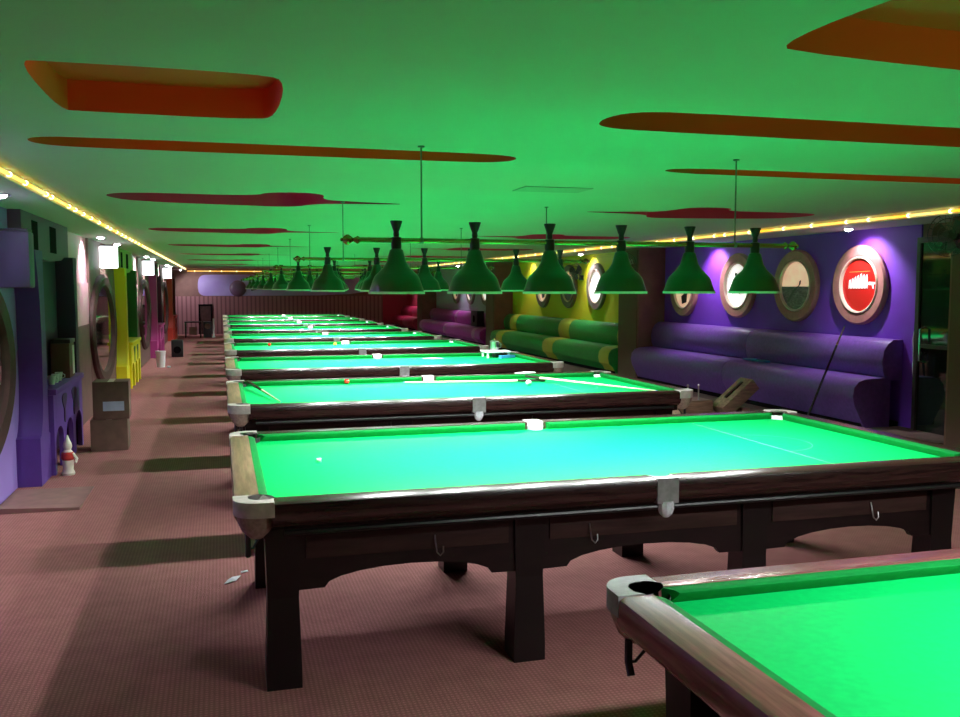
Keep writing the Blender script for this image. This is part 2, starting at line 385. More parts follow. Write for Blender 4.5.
# rope lights along the soffits
def rope(name, label, p0, p1):
    p0 = Vector(p0); p1 = Vector(p1); t = thing(name, label, 'rope light', p0)
    d = p1 - p0; MB().tube([d * (i / 24) for i in range(25)], .0115, 8).build('rope_tube', 'rope', t)
    b = MB(); L = d.length; s = .55
    nrm = d / L
    for i in range(int(L / s)):
        c = nrm * (i * s + random.uniform(0.1, .45)); b.sphere(c, .0165, 8, 6)
    o = b.build('rope_bead', 'rope_bead', t); o['kind'] = 'stuff'
rope('rope_light', 'warm yellow rope light along the left ceiling edge', (-1.235, YF + .05, 2.425), (-1.235, YB - .1, 2.425))
rope('rope_light', 'warm yellow rope light along the right ceiling edge above the booths', (6.385, YF + .05, 2.425), (6.385, YB - .1, 2.425))
rope('rope_light', 'warm yellow rope light across the far end wall', (-1.2, YB - .09, 2.36), (6.35, YB - .09, 2.36))

# downlights
def downlight(x, y, label, watts, aim=0.0, group=None, tip=0.0):
    t = thing('downlight', label, 'downlight', (x, y, ZS), 0, group)
    MB().lathe([(.045, -.004), (.07, -.012), (.07, 0), (.045, 0)], n=16).build('trim_ring', 'chrome', t)
    MB().sphere((0, 0, -.010), .045, 12, 6, .5).build('led_lens', 'led', t)
    spot('downlight_beam', (0, 0, -.04), watts, 110, .7, (0.93, 0.93, 1.0), .03, t, (tip, aim, 0))
ord_ = ['first', 'second', 'third', 'fourth']
for k in range(-1, 4):
    for j, yy in enumerate((12.96, 14.9)):
        y = yy + 7.62 * (k - 0)
        if k == -1 and j == 0: y = 5.3
        if y > 35.8: continue
        lab = {(-1, 0): 'downlight over the left wall just out of the frame', (-1, 1): 'bright downlight at left picture edge above purple niche'}.get((k, j)) or \
            {(0, 0): 'bright downlight before the nearest pink wall panel', (0, 1): 'bright downlight above the lightbox by the yellow niche', (1, 0): 'bright downlight by pink panel between yellow and magenta niches', (1, 1): 'bright downlight above the lightbox by the magenta niche', (2, 0): 'downlight by pink panel between magenta and red niches', (2, 1): 'downlight above the lightbox by the red niche'}.get((k, j), 'downlight on the left beyond the red niche')
        downlight(-1.50, y, lab, DOWN_W, 0.62)
downlight(6.8, 8.85, 'bright downlight over the red round picture', DOWN_W * .9, -0.55)
downlight(6.8, 12.2, 'bright downlight over the pictures at far end of purple booth', DOWN_W, -0.55)
downlight(6.85, 16.95, 'bright downlight over yellow booth pictures', DOWN_W, -0.55)
downlight(6.85, 20.6, 'downlight over the far end of the yellow booth', DOWN_W * .5, -0.55)
downlight(6.85, 26.7, 'downlight over grey wall of magenta booth', DOWN_W, -0.55)
downlight(-1.4, 34.9, 'downlight in the far left corner beside the end wall', DOWN_W * 1.2, -.5, None, .6)
downlight(6.6, 33.6, 'downlight over the red booth', DOWN_W, -0.5)

# ---------------------------------------------------------------- snooker tables
HL, HW, TZ, BZ = 1.91, 0.97, 0.865, 0.819
def make_table(detail=True):
    t = thing('snooker_table', 'x', 'snooker table')
    sec = [(0.018, TZ), (0.004, TZ - .008), (0, TZ - .022), (0, TZ - .075), (.012, TZ - .10), (.045, TZ - .12), (.11, TZ - .125), (.105, TZ)]
    # long rails, two pieces a side; end rails
    for s in (-1, 1):
        for a, b in ((-HL + .15, -.055), (.055, HL - .15)):
            MB().prism([(s * (HW - d), z) for d, z in sec], 'x', a, b).build('rail', 'rail_wood', t)
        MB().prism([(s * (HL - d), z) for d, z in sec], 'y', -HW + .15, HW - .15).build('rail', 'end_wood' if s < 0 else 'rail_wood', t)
    # cushions
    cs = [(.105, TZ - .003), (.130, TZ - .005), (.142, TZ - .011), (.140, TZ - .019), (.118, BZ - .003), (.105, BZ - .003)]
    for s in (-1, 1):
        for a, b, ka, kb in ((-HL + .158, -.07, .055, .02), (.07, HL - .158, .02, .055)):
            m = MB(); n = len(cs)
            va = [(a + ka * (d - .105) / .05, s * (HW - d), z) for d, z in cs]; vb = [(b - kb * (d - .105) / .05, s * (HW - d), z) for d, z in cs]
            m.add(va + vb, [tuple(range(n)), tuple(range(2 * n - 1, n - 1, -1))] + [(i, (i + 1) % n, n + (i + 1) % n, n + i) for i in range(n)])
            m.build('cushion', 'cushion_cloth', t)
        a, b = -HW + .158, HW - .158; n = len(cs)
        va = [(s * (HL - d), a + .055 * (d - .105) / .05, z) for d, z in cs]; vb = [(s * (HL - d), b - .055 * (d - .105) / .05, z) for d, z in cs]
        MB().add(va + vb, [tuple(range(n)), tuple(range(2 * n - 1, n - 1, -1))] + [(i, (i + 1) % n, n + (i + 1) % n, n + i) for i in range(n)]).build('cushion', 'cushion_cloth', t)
    # cloth bed with six pocket bites
    X, Y = HL - .115, HW - .115; r = .055
    out = []
    out += arc(-X, -Y, r, 90, 0, 6) + [(-r, -Y)] + arc(0, -Y - .012, r - .008, 170, 10, 6) + [(r, -Y)]
    out += arc(X, -Y, r, 180, 90, 6)
    out += arc(X, Y, r, 270, 180, 6) + [(r, Y)] + arc(0, Y + .012, r - .008, -10, -170, 6) + [(-r, Y)] + arc(-X, Y, r, 0, -90, 6)
    MB().prism(out, 'z', BZ - .03, BZ).build('cloth_bed', 'cloth', t, smooth=False)
    # markings
    bx = 1.10
    ln = MB().box(bx - .0015, bx + .0015, -Y + .045, Y - .045, BZ, BZ + .0012)
    ds = arc(bx, 0, .292, -90, 90, 28); m = ln
    for i in range(28):
        (x0, y0), (x1, y1) = ds[i], ds[i + 1]; k0 = ((x0 - bx) * .985 + bx, y0 * .985); k1 = ((x1 - bx) * .985 + bx, y1 * .985)
        m.add([(x0, y0, BZ + .001), (x1, y1, BZ + .001), (*k1, BZ + .001), (*k0, BZ + .001)], [(0, 1, 2, 3)])
    ln.build('baulk_line', 'line_white', t, smooth=False)
    # pockets: leather corner, dark cup, net
    for sx in (-1, 1):
        for sy in (-1, 1):
            R = .10; cx, cy = HL - R, HW - R
            o = [(HL - .16, HW + .002), (cx, HW + .002)] + [(cx + (R + .002) * math.cos(a), cy + (R + .002) * math.sin(a)) for a in [PI / 2 * (1 - i / 8) for i in range(1, 9)]]
            o += [(HL + .002, HW - .16), (HL - .105, HW - .16)]
            inner = [(HL - .115 + .058 * math.cos(math.radians(a)), HW - .115 + .058 * math.sin(math.radians(a))) for a in (-60, -20, 20, 45, 70, 110, 150)]
            o += inner + [(HL - .16, HW - .105)]
            m = MB().prism([(sx * x, sy * y) for x, y in o], 'z', TZ - .06, TZ + .004)
            m.build('corner_leather', 'leather_pale', t, bevel=.006)
            c = (sx * (HL - .115), sy * (HW - .115), 0)
            MB().lathe([(.062, BZ + .028), (.06, BZ - .02), (.05, BZ - .09), (1e-6, BZ - .10)], c, 14, cap0=False).build('pocket_cup', 'net_white' if sx > 0 and sy > 0 else 'pocket_black', t)
            MB().lathe([(.08, TZ - .06), (.076, TZ - .09), (.058, TZ - .13), (.026, TZ - .16), (1e-6, TZ - .165)], (sx * (HL - .09), sy * (HW - .09), 0), 12).build('pocket_net', 'net_tan', t)
            if detail:
                x = sx * (HL - .055); y = sy * (HW - .13)
                MB().tube([(x, y + sy * .02, .72), (x, y + sy * .02, .655), (x, y, .62)], .012, 8).tube([(x - sx * .05, y, .70), (x - sx * .02, y + sy * .015, .655), (x, y + sy * .02, .655)], .005, 6).build('ball_rail', 'black_metal', t)
    for sy in (-1, 1):
        o = [(-.054, sy * HW + sy * .004), (.054, sy * HW + sy * .004), (.056, sy * (HW - .10)), (.045, sy * (HW - .06)), (0, sy * (HW - .045)), (-.045, sy * (HW - .06)), (-.056, sy * (HW - .10))]
        MB().prism(o, 'z', TZ - .115, TZ + .004).build('middle_leather', 'leather_grey' if sy < 0 else 'leather_pale', t, bevel=.005)
        MB().lathe([(.052, BZ + .025), (.05, BZ - .03), (1e-6, BZ - .09)], (0, sy * (HW - .10), 0), 14, cap0=False).build('pocket_cup', 'net_white', t)
        MB().lathe([(.036, TZ - .105), (.038, TZ - .14), (.03, TZ - .165), (.014, TZ - .18), (1e-6, TZ - .182)], (0, sy * (HW - .02), 0), 10).build('pocket_net', 'net_white', t)
    # under frame
    MB().box(-HL + .12, HL - .12, -HW + .12, HW - .12, .69, BZ - .031).build('slate_frame', 'dark_wood', t, smooth=False)
    for sy in (-1, 1):
        MB().tube([(-HL + .2, sy * (HW - .035), TZ - .135), (HL - .2, sy * (HW - .035), TZ - .135)], .012, 8).build('bead', 'black_metal', t)
    LX = [-1.71, -.595, .585, 1.71]
    def apron(xs, flip):
        p = [(xs[0], .735), (xs[-1], .735)]
        for a, b in list(zip(xs[:-1], xs[1:]))[::-1]:
            w_ = b - a; m_ = (a + b) / 2
            p += [(b, .425), (b - w_ * .16, .43)] + [(m_ + w_ * .34 * math.cos(q), .432 + .075 * math.sin(q)) for q in [PI * i / 10 for i in range(1, 10)]] + [(a + w_ * .16, .43), (a, .425)]
        return p
    for sy in (-1, 1):
        MB().prism(apron(LX, 0), 'x' if False else 'y', sy * (HW - .25), sy * (HW - .215)).build('apron', 'dark_wood', t)
        for i in range(3):
            a, b = LX[i] + .1, LX[i + 1] - .1
            MB().box(a, b, sy * (HW - .206) if sy < 0 else HW - .216, sy * (HW - .216) if sy < 0 else HW - .206, .565, .715).build('apron_panel', 'panel_wood', t, bevel=.004)
            if detail:
                xh = a + (b - a) * (.62 if i != 1 else .2); yh = sy * (HW - .19)
                MB().tube([(xh, yh - sy * .012, .63), (xh, yh, .60), (xh + .006, yh + sy * .004, .555), (xh + .02, yh + sy * .01, .54), (xh + .034, yh + sy * .008, .555), (xh + .036, yh, .58)], .0035, 6).build('hook', 'steel', t)
    ys = [-.69, .69]
    for sx in (-1, 1):
        MB().prism(apron(ys, 0), 'x', sx * (HL - .25), sx * (HL - .215)).build('apron', 'dark_wood', t)
    lm = MB().prism([(-.075, -.075), (.075, -.075), (.075, .075), (-.075, .075)], 'z', 0, .09)
    lm.prism([(-.075, -.075), (.075, -.075), (.075, .075), (-.075, .075)], 'z', .09, .40, [(-.066, -.066), (.066, -.066), (.066, .066), (-.066, .066)])
    lm.prism([(-.066, -.066), (.066, -.066), (.066, .066), (-.066, .066)], 'z', .40, .735, [(-.075, -.075), (.075, -.075), (.075, .075), (-.075, .075)])
    lme = lm.mesh('leg', 'leg_wood')
    for sy in (-1, 1):
        for x in LX: link('leg', lme, t, (x, sy * .70, 0))
    return t
TY = [4.69, 7.86, 10.92, 14.05, 17.1, 20.2, 23.3, 26.4, 29.5]
names = ['second', 'third', 'fourth', 'fifth', 'sixth', 'seventh', 'eighth', 'ninth', 'tenth']
full = make_table(True); simple = make_table(False)
def put_table(src, first, x, y, label):
    o = src if first else copy_tree(src)
    o.location = (x, y, 0); o['label'] = label; o['group'] = 'snooker tables in a row'
    return o
put_table(full, True, 1.94, TY[0], 'large snooker table, nearest one shown whole, with four dark front legs in view')
nt_ = put_table(full, False, 2.965, 1.495, 'nearest snooker table, cut off by the lower right corner of the picture')
for c in nt_.children:
    n_ = c.name.split('.')[0]
    if n_ in ('rail', 'corner_leather'):
        c.data = c.data.copy(); c.data.materials[0] = M[('rail_red_end' if c.dimensions.y > c.dimensions.x else 'rail_red') if n_ == 'rail' else 'leather_grey']
put_table(full, False, 1.94, TY[1], 'snooker table with three cues and a red ball lying on it')
for i in range(2, 9):
    lab = {2: 'snooker table with white tray and steel pot at its right end', 3: 'snooker table with red and yellow balls, just behind the tray table'}.get(i, 'far snooker table, %s from the camera in the row' % names[i])
    put_table(simple, i == 2, 1.94, TY[i], lab)

# ---------------------------------------------------------------- lamp rails
def make_lamps(watts):
    t = thing('lamp_rail', 'x', 'pendant lamp')          # origin on the rail axis
    MB().tube([(-1.26, 0, 0), (1.26, 0, 0)], .013, 12).build('rail_bar', 'brass', t)
    for s in (-1, 1):
        MB().lathe([(.015, -.02), (.021, -.01), (.015, 0), (.009, .012), (.018, .022), (.027, .036), (.027, .046), (.018, .06), (.008, .068), (.011, .074), (1e-6, .08)] if s > 0 else
                   [(.015, .02), (.021, .01), (.015, 0), (.009, -.012), (.018, -.022), (.027, -.036), (.027, -.046), (.018, -.06), (.008, -.068), (.011, -.074), (1e-6, -.08)], (s * 1.26, 0, 0), 14, 'x').build('finial', 'brass', t)
        MB().tube([(s * .917, 0, .01), (s * .917, 0, ZC - 1.975)], .0045, 6)  .lathe([(.016, -.009), (.016, .009)], (s * .917, 0, 0), 10, 'x').lathe([(.018, ZC - 1.975 - .008), (.018, ZC - 1.975)], (s * .917, 0, 0), 12).build('hanging_rod', 'wire', t)
    outer = [(.020, -.03), (.026, -.045), (.034, -.05), (.041, -.075), (.050, -.11), (.069, -.14), (.098, -.168), (.113, -.184), (.121, -.20), (.143, -.266)]
    inner = [(.140, -.268), (.117, -.20), (.109, -.186), (.093, -.17), (.064, -.144), (.046, -.113), (.03, -.09)]
    so = MB().lathe(outer + [(.1425, -.2695)] , n=28); so.f = so.f[:len(outer) * 28]
    so_m = so.mesh('lamp_shade', 'shade_green', ang=60)
    si = MB().lathe(inner, n=28); si.f = si.f[:(len(inner) - 1) * 28]
    # inner skin plus bright lip
    lip = MB(); lip.v = list(si.v); lip.f = list(si.f); lip.lathe([(.139, -.268), (.140, -.276), (.146, -.276), (.146, -.263)], n=28, closed=True) 
    si_m = lip.mesh('shade_lining', 'shade_inner', ang=60)
    cap_m = MB().lathe([(.012, .014), (.016, .03), (.014, .045), (.02, .06), (.032, .095), (.032, .10), (1e-6, .10)], n=16).lathe([(.023, -.062), (.027, -.03), (.027, .014), (.02, .018), (1e-6, .018)], n=16).mesh('lamp_cap', 'shade_black')
    bulb_m = MB().lathe([(1e-6, -.172), (.016, -.169), (.024, -.155), (.019, -.135), (.014, -.12), (.014, -.10)], n=14).mesh('bulb', 'bulb')
    for i in range(6):
        x = -1.05 + .42 * i
        sh = link('lamp_shade', so_m, t, (x, 0, 0)); link('shade_lining', si_m, sh); link('lamp_cap', cap_m, sh); link('bulb', bulb_m, sh)
        spot('pendant_light', (x, 0, -.214), watts, 160, .1, LAMP_COL, .03, t)
    return t
M['bulb'].cycles.emission_sampling = 'NONE'
lab = ['nearest visible brass rail of six green lampshades', 'second visible brass rail of green lampshades, behind the nearest one', 'third brass rail of green lampshades from the camera'] + ['distant rail of green lampshades over the %s table in the row' % names[i] for i in range(3, 9)]
proto = make_lamps(LAMP_W)
for i, y in enumerate(TY):
    o = proto if i == 0 else copy_tree(proto)
    o.location = (1.925, y, 1.975); o['label'] = lab[i]; o['group'] = 'lamp rails over the tables'
near = make_lamps(LAMP_W_NEAR); near.location = (2.965, 1.495, 1.975); near['label'] = 'lamp rail hanging over the nearest table, out of the frame'; near['group'] = 'lamp rails over the tables'

# ---------------------------------------------------------------- booths
def seat_sec(x0, x1, z0, z1):
    return [(x1, z0), (x0 + .16, z0), (x0 + .09, z0 + .12), (x0 + .02, z1 - .28), (x0, z1 - .18), (x0 + .015, z1 - .09), (x0 + .07, z1 - .025), (x0 + .15, z1), (x1, z1 + .015)]
def back_sec(x0, x1, z0, z1):
    return [(x1, z0), (x0 + .04, z0), (x0 + .005, z0 + .1), (x0 - .01, z0 + .2), (x0 + .01, z1 - .12), (x0 + .06, z1 - .04), (x0 + .13, z1), (x1, z1)]
def grow(p, d, c): return [(x + d * (1 if x > c[0] else -1) if abs(x - c[0]) > .2 or True else x, z) for x, z in p]
def bench(label, y0, y1, m1, m2, bands, splits, zs=.75, zb=1.17):
    t = thing('bench', label, 'bench', (6.55, (y0 + y1) / 2, .22)); oy = (y0 + y1) / 2
    ss = [(x - 6.55, z - .22) for x, z in seat_sec(6.5, 6.98, .22, zs)]
    bs = [(x - 6.55, z - .22) for x, z in back_sec(6.87, 7.125, zs - .02, zb)]
    ed = [y0] + splits + [y1]
    for a, b in zip(ed[:-1], ed[1:]):
        MB().prism(ss, 'y', a - oy + .004, b - oy - .004).build('seat', m1, t, bevel=.012, ang=50)
        MB().prism(bs, 'y', a - oy + .004, b - oy - .004).build('backrest', m1, t, bevel=.012, ang=50)
    MB().box(.06, .56, y0 - oy + .03, y1 - oy - .03, 0, .05).build('base', 'slot_black', t, smooth=False)
    for a, b in bands:
        for sec, nm in ((ss, 'seat_band'), (bs, 'back_band')):
            g = [(x - .006 if x < .5 else x, z + (.006 if z > .3 else 0)) for x, z in sec]
            MB().prism(g, 'y', a - oy, b - oy).build(nm, m2, t, bevel=.006, ang=50)
bench('long purple leather bench below the round pictures', 8.3, 13.86, 'purple_leather', 'purple_leather', [], [11.0])
bench('green leather bench with yellow bands in the yellow booth', 14.75, 22.1, 'green_leather', 'yellow_leather', [(14.78, 15.2), (17.6, 18.2), (21.1, 21.6)], [18.0], .68, 1.08)
bench('magenta leather bench in the grey walled booth', 23.1, 30.7, 'magenta_leather', 'mauve_leather', [(23.6, 23.9), (26.9, 27.2), (30.2, 30.5)], [27.0], .66, 1.04)
bench('dark red leather bench in the farthest booth', 31.8, 35.9, 'red_leather', 'red_leather', [], [33.8], .66, 1.04)

def picture(y, z, r, label, kind, frame='pic_frame'):
    t = thing('round_picture', label, 'picture', (XR - .02, y, z))
    MB().lathe([(r, 0), (r, -.035), (r - .02, -.06), (r * .74, -.05), (r * .70, -.03), (r * .70, 0)], n=40, axis='x', closed=True).build('frame', frame, t)
    MB().lathe([(r * .72, -.045), (r * .70, -.062), (r * .67, -.055), (r * .66, -.02), (r * .72, -.02)], n=40, axis='x', closed=True).build('inner_bead', 'pic_bead', t)
    R = r * .67
    def disc(m, nm='print', x=-.022, z0=-9, z1=9):
        pts = []
        for i in range(48):
            a = 2 * PI * i / 48; yy, zz = R * math.cos(a), R * math.sin(a); pts.append((yy, min(z1, max(z0, zz))))
        MB().prism(pts, 'x', x, x + .006).build(nm, m, t, smooth=False)
    def flat(poly, m, nm, x=-.028): MB().prism([(q[0] * R, q[1] * R) for q in poly], 'x', x, x + .004).build(nm, m, t, smooth=False)
    if kind == 'red':
        disc('print_red')
        # row of small upright figures that grow towards one side, and a long bent one at the end (+y is left in the picture)
        for i in range(7):
            y_ = .55 - i * .155; h_ = .16 + .055 * min(i, 4) - (.03 if i > 4 else 0)
            flat([(y_ - .07, -.14), (y_ - .02, -.14), (y_, -.02), (y_ + .03, -.14), (y_ + .075, -.14), (y_ + .05, h_ * .5), (y_ + .045, h_), (y_ - .02, h_ + .05), (y_ - .06, h_ * .7)], 'print_white', 'figure')
        flat([(-.5, .12), (-.85, .1), (-.85, .02), (-.76, .02), (-.78, -.14), (-.72, -.14), (-.68, .0), (-.5, .0)], 'print_white', 'figure')
        flat([(.6, .48), (-.55, .5), (-.55, .515), (.6, .495)], 'print_orange', 'print_line')
    elif kind == 'sea':
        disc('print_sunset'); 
        R0 = R
        pts = [(R0 * math.cos(math.radians(a)), R0 * math.sin(math.radians(a))) for a in [182 + 176 * i / 24 for i in range(25)]]
        MB().prism(pts, 'x', -.026, -.018).build('print_sea', 'print_sea', t, smooth=False)
        flat([(.55, -.62), (.45, -.66), (.1, -.25), (-.3, .05), (-.34, .22), (-.24, .2), (-.2, .02), (.2, -.2)], 'print_dark', 'figure')
    elif kind == 'white':
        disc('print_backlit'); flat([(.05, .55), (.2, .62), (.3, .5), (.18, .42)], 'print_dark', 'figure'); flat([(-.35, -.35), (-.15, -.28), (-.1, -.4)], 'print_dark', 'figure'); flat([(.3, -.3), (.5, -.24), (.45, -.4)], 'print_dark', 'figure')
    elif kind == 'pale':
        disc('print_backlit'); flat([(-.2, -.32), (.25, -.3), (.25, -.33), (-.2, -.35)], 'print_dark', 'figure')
    else:
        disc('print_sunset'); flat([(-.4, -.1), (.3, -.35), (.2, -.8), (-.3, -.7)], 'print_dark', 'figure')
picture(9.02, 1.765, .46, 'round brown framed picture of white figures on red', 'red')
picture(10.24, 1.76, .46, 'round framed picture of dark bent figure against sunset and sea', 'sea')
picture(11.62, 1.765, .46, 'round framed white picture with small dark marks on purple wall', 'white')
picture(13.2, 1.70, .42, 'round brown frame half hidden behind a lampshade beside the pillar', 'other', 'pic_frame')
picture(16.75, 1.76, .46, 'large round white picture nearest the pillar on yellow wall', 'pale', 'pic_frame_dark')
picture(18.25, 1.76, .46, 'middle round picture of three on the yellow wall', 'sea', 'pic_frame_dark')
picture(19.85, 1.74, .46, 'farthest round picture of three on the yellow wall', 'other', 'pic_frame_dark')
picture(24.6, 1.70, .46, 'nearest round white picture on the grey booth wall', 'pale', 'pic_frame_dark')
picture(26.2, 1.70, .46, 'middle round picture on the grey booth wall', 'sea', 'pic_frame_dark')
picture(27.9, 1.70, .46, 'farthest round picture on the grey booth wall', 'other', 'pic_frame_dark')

def fan(x, y, z, rz, label, r=.2, bl='fan_dark'):
    t = thing('wall_fan', label, 'fan', (x, y, z), rz)     # faces local -X
    m = MB()
    for q, dx in ((r, -.06), (r * .72, -.085), (r * .4, -.1)):
        m.tube([(dx, q * math.cos(a), q * math.sin(a)) for a in [2 * PI * i / 28 for i in range(29)]], .0045, 5)
    for i in range(18):
        a = 2 * PI * i / 18; c, s = math.cos(a), math.sin(a)
        m.tube([(-.105, .03 * c, .03 * s), (-.1, r * .4 * c, r * .4 * s), (-.06, r * c, r * s), (-.0, r * .8 * c, r * .8 * s), (.03, .05 * c, .05 * s)], .002, 4)
    m.build('cage', 'black_metal', t)
    MB().lathe([(.03, -.115), (.035, -.105), (.035, -.09), (.02, -.085)], axis='x', n=14).build('hub_cap', bl, t)
    for i in range(3):
        b = MB(); a0 = 2 * PI * i / 3 + .4; pts = []
        for rr, da, dx in ((.03, -.3, -.05), (.09, -.5, -.06), (.15, -.42, -.06), (.165, 0, -.045), (.15, .42, -.025), (.09, .5, -.025), (.03, .3, -.04)):
            pts.append((dx, rr * math.cos(a0 + da), rr * math.sin(a0 + da)))
        n = len(pts); pts += [(p[0] + .003, p[1], p[2]) for p in pts]
        b.add(pts, [tuple(range(n)), tuple(range(2 * n - 1, n - 1, -1))] + [(j, (j + 1) % n, n + (j + 1) % n, n + j) for j in range(n)]).build('blade', bl, t)
    MB().lathe([(.05, .0), (.055, .03), (.05, .09), (.02, .1)], axis='x', n=14).tube([(.06, 0, 0), (.09, 0, -.1), (.14, 0, -.12)], .014, 8).build('motor', 'black_plastic', t)
    MB().box(.12, .15, -.05, .05, -.17, -.07).build('bracket', 'black_plastic', t, bevel=.005)
fan(6.5, 7.0, 2.22, .35, 'black caged wall fan at the top right edge of the picture')
fan(6.52, 14.1, 2.10, .6, 'wall fan with pale blades on the pillar behind the lampshades', .22, 'fan_blade')
fan(6.5, 22.5, 2.05, .6, 'dark wall fan on the pillar beyond the yellow wall', .22)
fan(6.98, 17.45, 2.06, .5, 'small black wall fan above the pictures on yellow wall', .16)

# ---------------------------------------------------------------- left wall: niche units, mirrors, lightboxes
def niche(k, label, main, inner, header):
    t = thing('niche_unit', label, 'wall niche', (XL, MY[k], 0))
    near_p = [(-.2, 0), (-.2, .42)] + [(-.2 + .2 * math.sin(q * PI / 2 / 6), .42 + .5 * (1 - math.cos(q * PI / 2 / 6))) for q in range(1, 7)] + [(.02, 1.3), (.0, 1.6), (-.06, 1.85), (-.15, 2.06), (.2, 2.06), (.22, 1.5), (.22, .42), (.28, .40), (.28, 0)]
    MB().prism(near_p, 'x', .0, .21).build('post', main, t, ang=25)
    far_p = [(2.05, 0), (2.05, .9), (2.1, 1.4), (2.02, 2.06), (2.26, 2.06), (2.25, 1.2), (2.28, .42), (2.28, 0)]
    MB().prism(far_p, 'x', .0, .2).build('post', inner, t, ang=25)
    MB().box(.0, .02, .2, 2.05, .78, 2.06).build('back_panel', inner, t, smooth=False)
    hp = [(-.2, 2.06), (.3, 2.06), (.5, 2.02), (1.1, 1.99), (1.8, 2.02), (2.0, 2.06), (2.28, 2.06), (2.28, ZS), (-.2, ZS)]
    hd = MB().prism(hp, 'x', 0, .12).build('header', header, t)
    MB().box(.12, .125, .25, .52, 2.08, 2.34).build('slot', 'slot_black', hd, smooth=False)
    MB().box(.12, .125, 1.15, 1.5, 2.08, 2.34).build('slot', 'slot_black', hd, smooth=False)
    c = MB().box(0, .27, .28, 2.06, .745, .80).build('shelf', main, t, bevel=.008)
    p = [(.28, .745), (.28, 0)]; W = 1.78
    for i in range(3):
        a = .28 + W * (i + .14) / 3; b = .28 + W * (i + .86) / 3; m_ = (a + b) / 2; r_ = (b - a) / 2
        p += [(a, 0)] + [(m_ - r_ * math.cos(PI * q / 10), .28 + .14 * math.sin(PI * q / 10)) for q in range(11)] + [(b, 0)]
    p += [(2.06, 0), (2.06, .745)]
    fr = MB().prism(p, 'x', .20, .245).build('arched_front', main, t, ang=25)
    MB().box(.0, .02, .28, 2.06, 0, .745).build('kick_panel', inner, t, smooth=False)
    for i in range(2):
        y = .28 + W * (i + 1) / 3
        q = chaikin([(y - .16, .70), (y + .16, .70), (y + .1, .6), (y + .03, .55), (y + .05, .46), (y, .4), (y - .05, .46), (y - .03, .55), (y - .1, .6)], 2)
        MB().prism(q, 'x', .245, .252).build('carving', inner, fr)
    return t
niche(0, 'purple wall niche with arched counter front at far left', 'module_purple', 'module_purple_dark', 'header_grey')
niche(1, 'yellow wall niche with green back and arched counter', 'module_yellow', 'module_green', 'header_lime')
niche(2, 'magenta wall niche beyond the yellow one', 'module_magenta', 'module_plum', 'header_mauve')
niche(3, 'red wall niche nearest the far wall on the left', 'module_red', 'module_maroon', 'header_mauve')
mlab = ['huge oval mirror cut off by the left picture edge', 'huge oval mirror in brown frame between boxes and yellow niche', 'oval mirror in brown frame between yellow and magenta niches', 'oval mirror in brown frame between magenta and red niches']
for k in range(4):
    y = 6.95 + 7.62 * k
    t = thing('oval_mirror', mlab[k], 'mirror', (XL + .045, y, 1.13))
    A, B = 1.36, .80
    def ell(a, b, n=56): return [(a * math.cos(2 * PI * i / n), b * math.sin(2 * PI * i / n)) for i in range(n)]
    n = 56; rings = [(1, 0), (1, .04), (.96, .07), (.86, .055), (.84, .02)]
    m = MB(); vs = []
    for q, x in rings: vs += [(x, A * q * math.cos(2 * PI * i / n), (B * q if q == 1 else B - (1 - q) * A * .85) * math.sin(2 * PI * i / n)) for i in range(n)]
    m.add(vs, [(j * n + i, j * n + (i + 1) % n, (j + 1) * n + (i + 1) % n, (j + 1) * n + i) for j in range(len(rings) - 1) for i in range(n)]).build('frame', 'mirror_frame', t)
    MB().prism(ell(A * .86, B - .14 * A * .85), 'x', .01, .022).build('glass', 'mirror_glass', t, smooth=False)
    lit = k > 0
    yl = 14.5 + 7.62 * (k - 1) if lit else 8.12
    t = thing('wall_lightbox', ['unlit grey lightbox on the wall above the nearest mirror', 'glowing white lightbox beside the yellow niche', 'glowing white lightbox beside the magenta niche', 'glowing white lightbox beside the red niche'][k], 'wall lamp', (XL, yl, 2.02))
    z0, z1 = (0, .32) if lit else (-.29, .16)
    MB().box(.05, .29, -.1, .1, z0, z1).build('box_shade', 'lightbox_on' if lit else 'lightbox_off', t, bevel=.02)
    MB().box(.0, .06, -.06, .06, z0 + .05, z1 - .05).build('back_plate', 'black_plastic', t, smooth=False)
    MB().box(.06, .28, -.09, .09, z1, z1 + .02).build('top_plate', 'black_plastic', t, smooth=False)

# ---------------------------------------------------------------- things on the floor, left
def carton(name, label, loc, sx, sy, sz, rz, lab_=False):
    t = thing(name, label, 'box', loc, rz)
    MB().box(-sx / 2, sx / 2, -sy / 2, sy / 2, 0, sz).build('carton', 'cardboard', t, bevel=.004)
    MB().box(-.03, .03, -sy / 2 - .001, sy / 2 + .001, sz, sz + .0015).build('tape', 'tape', t, smooth=False)
    for s in (-1, 1): MB().box(s * .003 - .001 + s * sx / 4, s * .003 + .001 + s * sx / 4, -sy / 2 - .002, -sy / 2, .02, sz - .02)
    if lab_: MB().box(-sx / 2 + .1, sx / 2 - .05, -sy / 2 - .003, -sy / 2, .09, .19).build('label_sheet', 'box_label', t, smooth=False)
carton('cardboard_box', 'lower plain cardboard box standing on the carpet', (-1.18, 10.52, 0), .37, .34, .335, .02)
carton('cardboard_box', 'upper cardboard box with pale blue label, stacked', (-1.155, 10.52, .338), .36, .34, .40, .03, True)
t = thing('figurine', 'small white and red figurine standing before purple counter', 'figurine', (-1.40, 9.12, 0))
MB().lathe([(.055, 0), (.06, .02), (.045, .05), (.05, .11), (.05, .14)], n=14).build('lower_body', 'ceramic_white', t)
MB().lathe([(.05, .14), (.062, .16), (.058, .2), (.045, .215)], n=14).build('red_coat', 'ceramic_red', t)
MB().lathe([(.045, .215), (.03, .235), (.04, .265), (.036, .295), (.02, .33), (.006, .37), (1e-6, .375)], n=14).build('head', 'ceramic_white', t)
